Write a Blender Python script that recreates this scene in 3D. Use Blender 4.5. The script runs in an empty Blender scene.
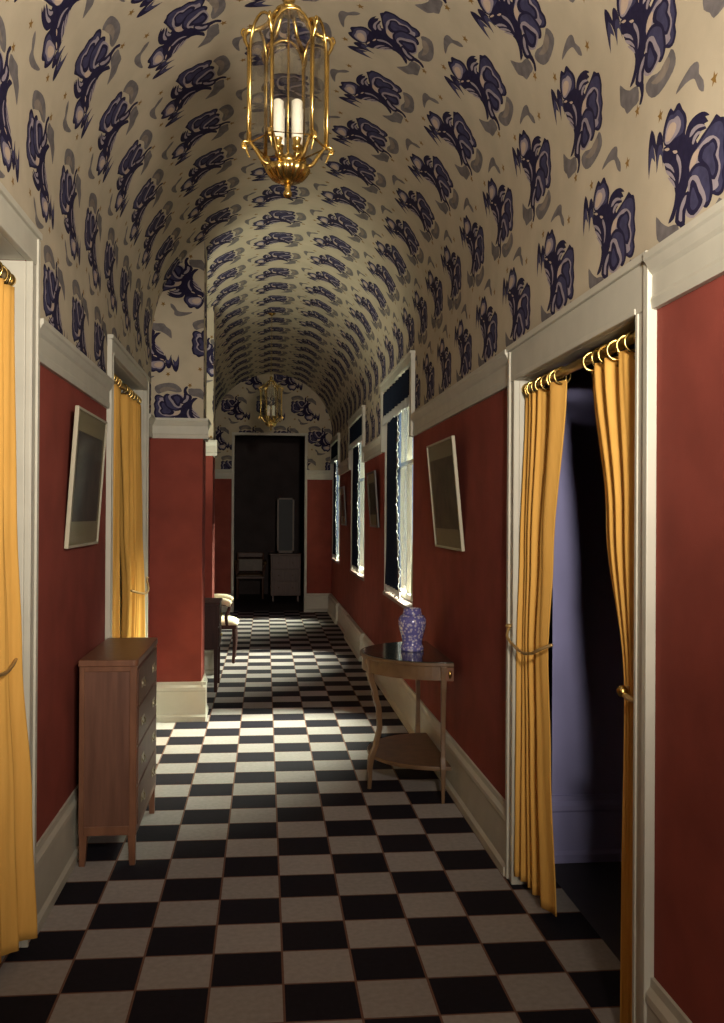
import bpy, bmesh, math, random
import numpy as np
from mathutils import Vector, Matrix
from mathutils.geometry import delaunay_2d_cdt
random.seed(7)
C = bpy.context.scene.collection
PI = math.pi

# ------------------------------------------------------------------ camera, world, light, exposure
def setup():
    sc = bpy.context.scene
    yaw, pit, rol, H, f = -0.10046, -0.00403, 0.00597, 1.5, 960.3
    def rot_cam():
        cy, sy = math.cos(yaw), math.sin(yaw)
        R0 = Matrix(((1, 0, 0), (0, 0, -1), (0, 1, 0)))
        Rz = Matrix(((cy, sy, 0), (-sy, cy, 0), (0, 0, 1)))
        cp, sp = math.cos(pit), math.sin(pit)
        Rx = Matrix(((1, 0, 0), (0, cp, -sp), (0, sp, cp)))
        cr, sr = math.cos(rol), math.sin(rol)
        Rr = Matrix(((cr, -sr, 0), (sr, cr, 0), (0, 0, 1)))
        return Rr @ Rx @ R0 @ Rz
    R = rot_cam()                      # rows: right, down, forward in world
    right, down, fwd = R[0], R[1], R[2]
    M = Matrix((right, -down, -fwd)).transposed().to_4x4()
    M.translation = (0, 0, H)
    cd = bpy.data.cameras.new('camera')
    cd.sensor_fit = 'VERTICAL'; cd.sensor_height = 36.0
    cd.lens = f * 36.0 / 1023.0
    cd.clip_start = 0.02
    cam = bpy.data.objects.new('camera', cd); C.objects.link(cam)
    cam.matrix_world = M
    sc.camera = cam
    w = bpy.data.worlds.new('sky'); sc.world = w; w.use_nodes = True
    bg = w.node_tree.nodes['Background']
    # blue sky above the horizon, sunlit garden ground below it
    N, L = w.node_tree.nodes, w.node_tree.links
    tc = N.new('ShaderNodeTexCoord'); sp = N.new('ShaderNodeSeparateXYZ'); L.new(tc.outputs['Generated'], sp.inputs[0])
    mr = N.new('ShaderNodeMapRange'); mr.inputs[1].default_value = -0.06; mr.inputs[2].default_value = 0.02; L.new(sp.outputs[2], mr.inputs[0])
    mx = N.new('ShaderNodeMix'); mx.data_type = 'RGBA'; L.new(mr.outputs[0], mx.inputs[0])
    mx.inputs[6].default_value = (0.55, 0.60, 0.45, 1); mx.inputs[7].default_value = (0.22, 0.33, 0.66, 1)
    L.new(mx.outputs[2], bg.inputs[0]); bg.inputs[1].default_value = 1.0
    def lamp(name, kind, loc, target, energy, color, **kw):
        ld = bpy.data.lights.new(name, kind); ld.energy = energy; ld.color = color
        for k, v in kw.items(): setattr(ld, k, v)
        o = bpy.data.objects.new(name, ld); C.objects.link(o); o.location = loc
        d = Vector(target) - Vector(loc)
        o.rotation_euler = d.to_track_quat('-Z', 'Y').to_euler()
        return o
    # daylight falling through the windows of the right wall
    e = math.radians(50); dx, dy = -math.cos(e) * 0.86, -math.cos(e) * 0.60
    lamp('sun', 'SUN', (6, 8, 9), (6 + dx, 8 + dy, 9 - math.sin(e)), 125.0, (1.0, 1.0, 0.76), angle=math.radians(50))
    for y in (7.45, 10.76, 14.05):
        po = lamp('window_portal', 'AREA', (1.24, y, 1.71), (0, y, 1.71), 1.0, (1, 1, 1), shape='RECTANGLE', size=1.6, size_y=1.74)
        po.data.cycles.is_portal = True
    # the photographer's lamp, to the right of the camera, turned up at the vault
    lamp('photo_lamp', 'SPOT', (0.45, 0.40, 2.10), (-0.1, 4.2, 3.30), 470.0, (1.0, 0.91, 0.78), spot_size=math.radians(116), spot_blend=1.0, shadow_soft_size=0.08)
    lamp('near_fill', 'SPOT', (0.45, -0.75, 1.55), (0.1, 4.0, 3.1), 230.0, (1.0, 0.90, 0.77), spot_size=math.radians(125), spot_blend=1.0, shadow_soft_size=0.15)  # added fill from behind the camera, lifts the near walls
    # added fill, unseen in the recess behind the first pier, brightens the far vault
    lamp('recess_fill', 'SPOT', (-0.64, 7.75, 1.15), (-0.40, 8.25, 3.60), 130.0, (0.97, 1.0, 0.78), spot_size=math.radians(128), spot_blend=1.0, shadow_soft_size=0.15)
    vs = sc.view_settings
    sc.display_settings.display_device = 'sRGB'
    vs.view_transform = 'Standard'; vs.look = 'None'; vs.gamma = 1.0; vs.use_curve_mapping = False
    vs.exposure = 0.0
setup()

# ------------------------------------------------------------------ materials
def sL(r, g, b):
    f = lambda c: ((c / 255 + 0.055) / 1.055) ** 2.4 if c > 10 else c / 255 / 12.92
    return (f(r), f(g), f(b), 1)
def mat(name, col, rough=0.6, metal=0.0, noise=0.0, nscale=20.0, col2=None, bump=0.0, bscale=200.0, stretch=None, spec=0.5, sheen=0.0):
    m = bpy.data.materials.new(name); m.use_nodes = True
    nt = m.node_tree; N = nt.nodes; L = nt.links
    b = N['Principled BSDF']
    b.inputs['Roughness'].default_value = rough; b.inputs['Metallic'].default_value = metal
    b.inputs['Specular IOR Level'].default_value = spec
    b.inputs['Base Color'].default_value = col
    tc = N.new('ShaderNodeTexCoord'); mp = N.new('ShaderNodeMapping')
    L.new(tc.outputs['Object'], mp.inputs['Vector'])
    if stretch: mp.inputs['Scale'].default_value = stretch
    if noise > 0 or col2:
        nz = N.new('ShaderNodeTexNoise'); nz.inputs['Scale'].default_value = nscale; nz.inputs['Detail'].default_value = 5
        L.new(mp.outputs[0], nz.inputs['Vector'])
        mx = N.new('ShaderNodeMix'); mx.data_type = 'RGBA'
        c2 = col2 or tuple(list(c * (1 - noise) for c in col[:3]) + [1])
        mx.inputs[6].default_value = col; mx.inputs[7].default_value = c2
        rp = N.new('ShaderNodeMapRange'); rp.inputs[1].default_value = 0.3; rp.inputs[2].default_value = 0.7
        L.new(nz.outputs['Fac'], rp.inputs[0]); L.new(rp.outputs[0], mx.inputs[0])
        L.new(mx.outputs[2], b.inputs['Base Color'])
    if bump > 0:
        n2 = N.new('ShaderNodeTexNoise'); n2.inputs['Scale'].default_value = bscale; n2.inputs['Detail'].default_value = 3
        L.new(tc.outputs['Object'], n2.inputs['Vector'])
        bp = N.new('ShaderNodeBump'); bp.inputs['Strength'].default_value = bump; bp.inputs['Distance'].default_value = 0.002
        L.new(n2.outputs['Fac'], bp.inputs['Height']); L.new(bp.outputs[0], b.inputs['Normal'])
    return m
def glass_mat(name, tint, gloss=0.06, rough=0.02, edge=0.6):
    m = bpy.data.materials.new(name); m.use_nodes = True
    nt = m.node_tree; N = nt.nodes; L = nt.links
    N.remove(N['Principled BSDF'])
    t = N.new('ShaderNodeBsdfTransparent'); t.inputs[0].default_value = tint
    g = N.new('ShaderNodeBsdfGlossy'); g.inputs['Roughness'].default_value = rough
    lw = N.new('ShaderNodeLayerWeight'); lw.inputs[0].default_value = 0.5
    fr = N.new('ShaderNodeMath'); fr.operation = 'POWER'; fr.inputs[1].default_value = 5.0; L.new(lw.outputs['Facing'], fr.inputs[0])
    ad = N.new('ShaderNodeMath'); ad.operation = 'MULTIPLY_ADD'; ad.inputs[1].default_value = edge; ad.inputs[2].default_value = gloss; ad.use_clamp = True
    mx = N.new('ShaderNodeMixShader')
    L.new(fr.outputs[0], ad.inputs[0]); L.new(ad.outputs[0], mx.inputs[0]); L.new(t.outputs[0], mx.inputs[1]); L.new(g.outputs[0], mx.inputs[2])
    L.new(mx.outputs[0], N['Material Output'].inputs[0])
    return m
def cloth_mat(name, col, col2, trans=0.25, weave=900.0):
    m = bpy.data.materials.new(name); m.use_nodes = True
    nt = m.node_tree; N = nt.nodes; L = nt.links
    N.remove(N['Principled BSDF'])
    tc = N.new('ShaderNodeTexCoord'); nz = N.new('ShaderNodeTexNoise'); nz.inputs['Scale'].default_value = 60; nz.inputs['Detail'].default_value = 4
    mp = N.new('ShaderNodeMapping'); mp.inputs['Scale'].default_value = (1, 1, 0.08)
    L.new(tc.outputs['Object'], mp.inputs[0]); L.new(mp.outputs[0], nz.inputs['Vector'])
    mx = N.new('ShaderNodeMix'); mx.data_type = 'RGBA'; mx.inputs[6].default_value = col; mx.inputs[7].default_value = col2
    L.new(nz.outputs['Fac'], mx.inputs[0])
    d = N.new('ShaderNodeBsdfDiffuse'); t = N.new('ShaderNodeBsdfTranslucent'); s = N.new('ShaderNodeMixShader'); s.inputs[0].default_value = trans
    n2 = N.new('ShaderNodeTexNoise'); n2.inputs['Scale'].default_value = weave; L.new(tc.outputs['Object'], n2.inputs['Vector'])
    bp = N.new('ShaderNodeBump'); bp.inputs['Strength'].default_value = 0.3; bp.inputs['Distance'].default_value = 0.001
    L.new(n2.outputs['Fac'], bp.inputs['Height']); L.new(bp.outputs[0], d.inputs['Normal'])
    L.new(mx.outputs[2], d.inputs[0]); L.new(mx.outputs[2], t.inputs[0])
    L.new(d.outputs[0], s.inputs[1]); L.new(t.outputs[0], s.inputs[2]); L.new(s.outputs[0], N['Material Output'].inputs[0])
    return m
def floor_mat():
    m = bpy.data.materials.new('checker_floor'); m.use_nodes = True
    nt = m.node_tree; N = nt.nodes; L = nt.links; b = N['Principled BSDF']
    T, X0, Y0 = 0.2324, 0.067, 3.084
    g = N.new('ShaderNodeNewGeometry'); sp = N.new('ShaderNodeSeparateXYZ'); L.new(g.outputs['Position'], sp.inputs[0])
    def mth(op, a, c=None, d=None):
        n = N.new('ShaderNodeMath'); n.operation = op
        for i, v in enumerate((a, c, d)):
            if v is None: continue
            if isinstance(v, (int, float)): n.inputs[i].default_value = v
            else: L.new(v, n.inputs[i])
        return n.outputs[0]
    u = mth('DIVIDE', mth('SUBTRACT', sp.outputs[0], X0), T); v = mth('DIVIDE', mth('SUBTRACT', sp.outputs[1], Y0), T)
    fu, fv = mth('FLOOR', u), mth('FLOOR', v)
    par = mth('ABSOLUTE', mth('MODULO', mth('ADD', mth('ADD', fu, fv), 400), 2))
    # seams
    au = mth('ABSOLUTE', mth('SUBTRACT', mth('FRACT', u), 0.5)); av = mth('ABSOLUTE', mth('SUBTRACT', mth('FRACT', v), 0.5))
    seam = mth('GREATER_THAN', mth('MAXIMUM', au, av), 0.484)
    cid = N.new('ShaderNodeCombineXYZ'); L.new(fu, cid.inputs[0]); L.new(fv, cid.inputs[1])
    wn = N.new('ShaderNodeTexWhiteNoise'); L.new(cid.outputs[0], wn.inputs[0])
    nz = N.new('ShaderNodeTexNoise'); nz.inputs['Scale'].default_value = 45; nz.inputs['Detail'].default_value = 6; L.new(g.outputs['Position'], nz.inputs['Vector'])
    var = mth('ADD', mth('MULTIPLY', wn.outputs[0], 0.16), mth('MULTIPLY', nz.outputs['Fac'], 0.45))
    var = mth('ADD', var, 0.70)
    mx = N.new('ShaderNodeMix'); mx.data_type = 'RGBA'; L.new(par, mx.inputs[0])
    mx.inputs[6].default_value = LIGHT_TILE; mx.inputs[7].default_value = DARK_TILE
    ms = N.new('ShaderNodeMix'); ms.data_type = 'RGBA'; L.new(seam, ms.inputs[0]); L.new(mx.outputs[2], ms.inputs[6]); ms.inputs[7].default_value = SEAM
    vm = N.new('ShaderNodeVectorMath'); vm.operation = 'SCALE'; L.new(ms.outputs[2], vm.inputs[0]); L.new(var, vm.inputs[3])
    L.new(vm.outputs[0], b.inputs['Base Color'])
    b.inputs['Roughness'].default_value = 0.75; b.inputs['Specular IOR Level'].default_value = 0.06
    return m
LIGHT_TILE = (0.315, 0.287, 0.268, 1); DARK_TILE = (0.016, 0.014, 0.019, 1); SEAM = (0.16, 0.085, 0.06, 1)

RED = mat('red_wall', (0.26, 0.058, 0.041, 1), 0.85, noise=0.22, nscale=5, bump=0.25, bscale=400, spec=0.15)
CREAM = mat('cream_paint', (0.50, 0.475, 0.39, 1), 0.5, noise=0.10, nscale=9)
FLOOR = floor_mat()
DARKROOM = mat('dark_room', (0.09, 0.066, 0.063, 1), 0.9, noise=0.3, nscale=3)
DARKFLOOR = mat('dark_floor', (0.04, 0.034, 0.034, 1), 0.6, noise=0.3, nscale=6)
BLUEWALL = mat('lavender_wall', (0.33, 0.32, 0.58, 1), 0.8, noise=0.1, nscale=5)
BRASS = mat('brass', (0.62, 0.42, 0.13, 1), 0.26, metal=1.0, noise=0.35, nscale=30)
BRASSD = mat('dull_brass', (0.40, 0.28, 0.10, 1), 0.40, metal=1.0, noise=0.4, nscale=25)
YELLOW = cloth_mat('yellow_curtain', (0.80, 0.46, 0.12, 1), (0.66, 0.35, 0.078, 1), 0.15)
BLUE = cloth_mat('blue_curtain', (0.024, 0.032, 0.054, 1), (0.014, 0.019, 0.034, 1), 0.12)
FRINGE = cloth_mat('white_fringe', (0.55, 0.56, 0.53, 1), (0.42, 0.44, 0.42, 1), 0.03)
SILL = mat('sill_paint', (0.20, 0.125, 0.10, 1), 0.5, noise=0.1)
SHEER = cloth_mat('sheer_curtain', (0.46, 0.47, 0.41, 1), (0.38, 0.40, 0.34, 1), 0.07)
WOOD = mat('walnut', (0.15, 0.066, 0.040, 1), 0.42, col2=(0.10, 0.042, 0.025, 1), nscale=7, stretch=(6, 6, 0.5), spec=0.4)
WOODE = mat('walnut_edge', (0.19, 0.082, 0.042, 1), 0.35, col2=(0.13, 0.054, 0.028, 1), nscale=7, stretch=(4, 4, 1))
WOODT = mat('table_wood', (0.155, 0.085, 0.038, 1), 0.42, col2=(0.10, 0.052, 0.024, 1), nscale=8, stretch=(2, 2, 2))
GREENTOP = mat('dark_green_top', (0.028, 0.036, 0.026, 1), 0.12, noise=0.3, nscale=12)
WOODD = mat('dark_mahogany', (0.050, 0.018, 0.014, 1), 0.55, col2=(0.028, 0.011, 0.009, 1), nscale=8, stretch=(5, 5, 0.6), spec=0.2)
CREAMFAB = mat('cream_upholstery', (0.66, 0.58, 0.40, 1), 0.8, noise=0.12, nscale=30)
FRAMEW = mat('pale_frame', (0.42, 0.38, 0.27, 1), 0.45, noise=0.12, nscale=20)
FRAMED = mat('dark_frame', (0.06, 0.045, 0.035, 1), 0.4, noise=0.3, nscale=20)
MATB = mat('print_mount', (0.26, 0.22, 0.12, 1), 0.7, noise=0.15, nscale=8)
PRINT = mat('print_dark', (0.085, 0.065, 0.045, 1), 0.8, col2=(0.035, 0.028, 0.024, 1), nscale=9)
PRINT2 = mat('print_olive', (0.12, 0.10, 0.052, 1), 0.8, col2=(0.06, 0.048, 0.028, 1), nscale=9)
PRINTR = mat('print_brown', (0.13, 0.055, 0.03, 1), 0.8, col2=(0.08, 0.035, 0.02, 1), nscale=9)
GLASS = glass_mat('window_glass', (0.93, 0.96, 0.98, 1), 0.03)
LGLASS = glass_mat('lantern_glass', (0.93, 0.93, 0.92, 1), 0.07)
PGLASS = glass_mat('picture_glass', (0.97, 0.97, 0.97, 1), 0.01, 0.05, 0.12)
BRASSH = mat('satin_brass', (0.50, 0.32, 0.12, 1), 0.42, metal=0.45, noise=0.25, nscale=30)
WAX = mat('candle_white', (0.80, 0.76, 0.64, 1), 0.5)
CHROME = mat('bright_metal', (0.42, 0.36, 0.24, 1), 0.38, metal=1.0)
PORC = None

# ------------------------------------------------------------------ mesh helpers
class MB:
    def __init__(s): s.bm = bmesh.new()
    def box(s, x0, x1, y0, y1, z0, z1, mi=0):
        v = [s.bm.verts.new(p) for p in ((x0,y0,z0),(x1,y0,z0),(x1,y1,z0),(x0,y1,z0),(x0,y0,z1),(x1,y0,z1),(x1,y1,z1),(x0,y1,z1))]
        for q in ((3,2,1,0),(4,5,6,7),(0,1,5,4),(1,2,6,5),(2,3,7,6),(3,0,4,7)):
            f = s.bm.faces.new([v[i] for i in q]); f.material_index = mi
        return s
    def hexa(s, lo, hi):            # two quads of 4 points (lower, upper) joined
        v = [s.bm.verts.new(p) for p in list(lo) + list(hi)]
        for q in ((3,2,1,0),(4,5,6,7),(0,1,5,4),(1,2,6,5),(2,3,7,6),(3,0,4,7)): s.bm.faces.new([v[i] for i in q])
        return s
    def prism(s, pts, axis, a0, a1):  # 2D outline pts extruded along axis
        def P(p, a): return (a, p[0], p[1]) if axis == 'x' else (p[0], a, p[1]) if axis == 'y' else (p[0], p[1], a)
        A = [s.bm.verts.new(P(p, a0)) for p in pts]; B = [s.bm.verts.new(P(p, a1)) for p in pts]
        n = len(pts)
        s.bm.faces.new(A[::-1]); s.bm.faces.new(B)
        for i in range(n): s.bm.faces.new((A[i], A[(i+1)%n], B[(i+1)%n], B[i]))
        return s
    def tube(s, path, rad, n=10, closed=False, flat=1.0):
        path = [Vector(p) for p in path]; m = len(path)
        rads = rad if isinstance(rad, (list, tuple)) else [rad]*m
        rings = []; up = None
        for i, p in enumerate(path):
            if closed: t = path[(i+1)%m] - path[i-1]
            else: t = path[min(i+1, m-1)] - path[max(i-1, 0)]
            t.normalize()
            if up is None:
                up = Vector((0,0,1)) if abs(t.z) < 0.9 else Vector((1,0,0))
            u = (up - t*up.dot(t)).normalized(); w = t.cross(u); up = u
            rings.append([s.bm.verts.new(p + (u*math.cos(2*PI*k/n) + w*math.sin(2*PI*k/n)*flat)*rads[i]) for k in range(n)])
        rng = range(m) if closed else range(m-1)
        for i in rng:
            A, B = rings[i], rings[(i+1)%m]
            for k in range(n): s.bm.faces.new((A[k], A[(k+1)%n], B[(k+1)%n], B[k]))
        if not closed:
            s.bm.faces.new(rings[0][::-1]); s.bm.faces.new(rings[-1])
        return s
    def lathe(s, prof, c=(0,0,0), n=24, flute=0, famp=0.0):  # prof list of (r,z)
        rings = []
        for r, z in prof:
            if r < 1e-5: rings.append([s.bm.verts.new((c[0], c[1], c[2]+z))])
            else:
                rr = []
                for k in range(n):
                    a = 2*PI*k/n; q = r*(1 + famp*math.cos(flute*a)) if flute else r
                    rr.append(s.bm.verts.new((c[0]+q*math.cos(a), c[1]+q*math.sin(a), c[2]+z)))
                rings.append(rr)
        for A, B in zip(rings, rings[1:]):
            if len(A) == 1 and len(B) == 1: continue
            for k in range(n):
                k2 = (k+1) % n
                if len(A) == 1: s.bm.faces.new((A[0], B[k2], B[k]))
                elif len(B) == 1: s.bm.faces.new((A[k], A[k2], B[0]))
                else: s.bm.faces.new((A[k], A[k2], B[k2], B[k]))
        for R_, fl in ((rings[0], True), (rings[-1], False)):
            if len(R_) > 1: s.bm.faces.new(R_[::-1] if fl else R_)
        return s
    def grid(s, fn, nu, nv):
        V = [[s.bm.verts.new(fn(i/nu, j/nv)) for j in range(nv+1)] for i in range(nu+1)]
        for i in range(nu):
            for j in range(nv): s.bm.faces.new((V[i][j], V[i+1][j], V[i+1][j+1], V[i][j+1]))
        return s
    def build(s, name, m, parent=None, smooth=False, bevel=0.0, solid=0.0, loc=None):
        bmesh.ops.recalc_face_normals(s.bm, faces=s.bm.faces[:])
        me = bpy.data.meshes.new(name); s.bm.to_mesh(me); s.bm.free()
        for mm in (m if isinstance(m, list) else [m]): me.materials.append(mm)
        if smooth:
            for p in me.polygons: p.use_smooth = True
        o = bpy.data.objects.new(name, me); C.objects.link(o)
        if parent: o.parent = parent
        if loc: o.location = loc
        if solid: md = o.modifiers.new('Solidify', 'SOLIDIFY'); md.thickness = solid; md.offset = 0
        if bevel: md = o.modifiers.new('Bevel', 'BEVEL'); md.width = bevel; md.segments = 2; md.limit_method = 'ANGLE'
        return o
def struct(o, label=None):
    o['kind'] = 'structure'
    if label: o['label'] = label
    return o
def tag(o, label, cat, group=None):
    o['label'] = label; o['category'] = cat
    if group: o['group'] = group
    return o
def empty(name, loc, label=None, cat=None, group=None, rz=0):
    o = bpy.data.objects.new(name, None); C.objects.link(o); o.location = loc; o.rotation_euler = (0,0,rz); o.empty_display_size = 0.1
    if label: tag(o, label, cat, group)
    return o
def kids(o): return [c for c in C.objects if c.parent == o]
def copy_tree(o, parent=None):
    ch = kids(o); c = o.copy(); C.objects.link(c)
    if parent: c.parent = parent
    for k in ch: copy_tree(k, c)
    return c
def lerp(a, b, t): return a + (b-a)*t
def interp(tab, z):
    tab = sorted(tab)
    if z <= tab[0][0]: return tab[0][1:]
    for A, B in zip(tab, tab[1:]):
        if z <= B[0]:
            t = (z-A[0])/(B[0]-A[0]); t = t*t*(3-2*t)
            return tuple(lerp(a, b, t) for a, b in zip(A[1:], B[1:]))
    return tab[-1][1:]
# ------------------------------------------------------------------ the shell of the corridor
XR, XL, YE, Y0 = 1.03, -0.83, 14.9, -1.2
XC, RV, ZS = 0.10, 0.93, 2.75
def wall_with_openings(mb, x0, x1, y0, y1, z0, z1, ops):
    ys = sorted({y0, y1, *[o[0] for o in ops], *[o[1] for o in ops]})
    for a, b in zip(ys, ys[1:]):
        cut = sorted((o[2], o[3]) for o in ops if o[0] <= a + 1e-6 and o[1] >= b - 1e-6)
        z = z0
        for c0, c1 in cut:
            if c0 > z + 1e-6: mb.box(x0, x1, a, b, z, c0)
            z = max(z, c1)
        if z < z1 - 1e-6: mb.box(x0, x1, a, b, z, z1)
    return mb
WINS = [(6.65, 8.27), (9.97, 11.55), (13.36, 14.76)]
ZSILL, ZHEAD = 0.845, 2.57
RD = (2.545, 3.83, 2.055)      # right doorway: near, far, head
LD1 = (2.15, 3.42, 2.375); LD2 = (5.225, 6.66, 2.345)
struct(MB().box(-1.06, 1.20, Y0 - .2, YE + .2, -0.10, 0.0).build('floor', FLOOR), 'black and grey checkered tile floor running down the corridor')
ops = [(RD[0] - .005, RD[1] + .005, 0, RD[2] + .005)] + [(a, b, ZSILL - .03, ZHEAD) for a, b in WINS]
mb = wall_with_openings(MB(), XR, 1.14, Y0, 4.085, 0, 2.9, ops[:1]); wall_with_openings(mb, XR, 1.25, 4.085, YE + .2, 0, 2.9, ops[1:])
struct(mb.build('wall_right', RED), 'terracotta red right wall below patterned paper')
mb = wall_with_openings(MB(), -1.05, XL, Y0, YE + .2, 0, 2.9, [(LD1[0] - .005, LD1[1] + .005, 0, LD1[2] + .005), (LD2[0] - .005, LD2[1] + .005, 0, LD2[2] + .005)])
struct(mb.build('wall_left', RED), 'terracotta red left wall below patterned paper')
ED = (-0.475, 0.605, 2.725)
mb = MB().box(XL, ED[0], YE, YE + .2, 0, ED[2]).box(ED[1], XR, YE, YE + .2, 0, ED[2]).box(XL, XR, YE, YE + .2, ED[2], 3.75)
struct(mb.build('wall_end', RED), 'end wall around the dark doorway')
struct(MB().box(XL, XR, Y0 - .15, Y0, 0, 3.75).build('wall_back', RED))
P1 = (-0.455, 7.07, 7.42); P2 = (-0.492, 9.10, 9.50)
struct(MB().box(XL - .02, P1[0], P1[1], P1[2], 0, 3.55).build('wall_pier', RED), 'red pier jutting from the left wall in the middle distance')
struct(MB().box(XL - .02, P2[0], P2[1], P2[2], 0, 3.55).build('wall_pier_far', RED), 'second red pier showing as a narrow strip behind the first')

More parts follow.
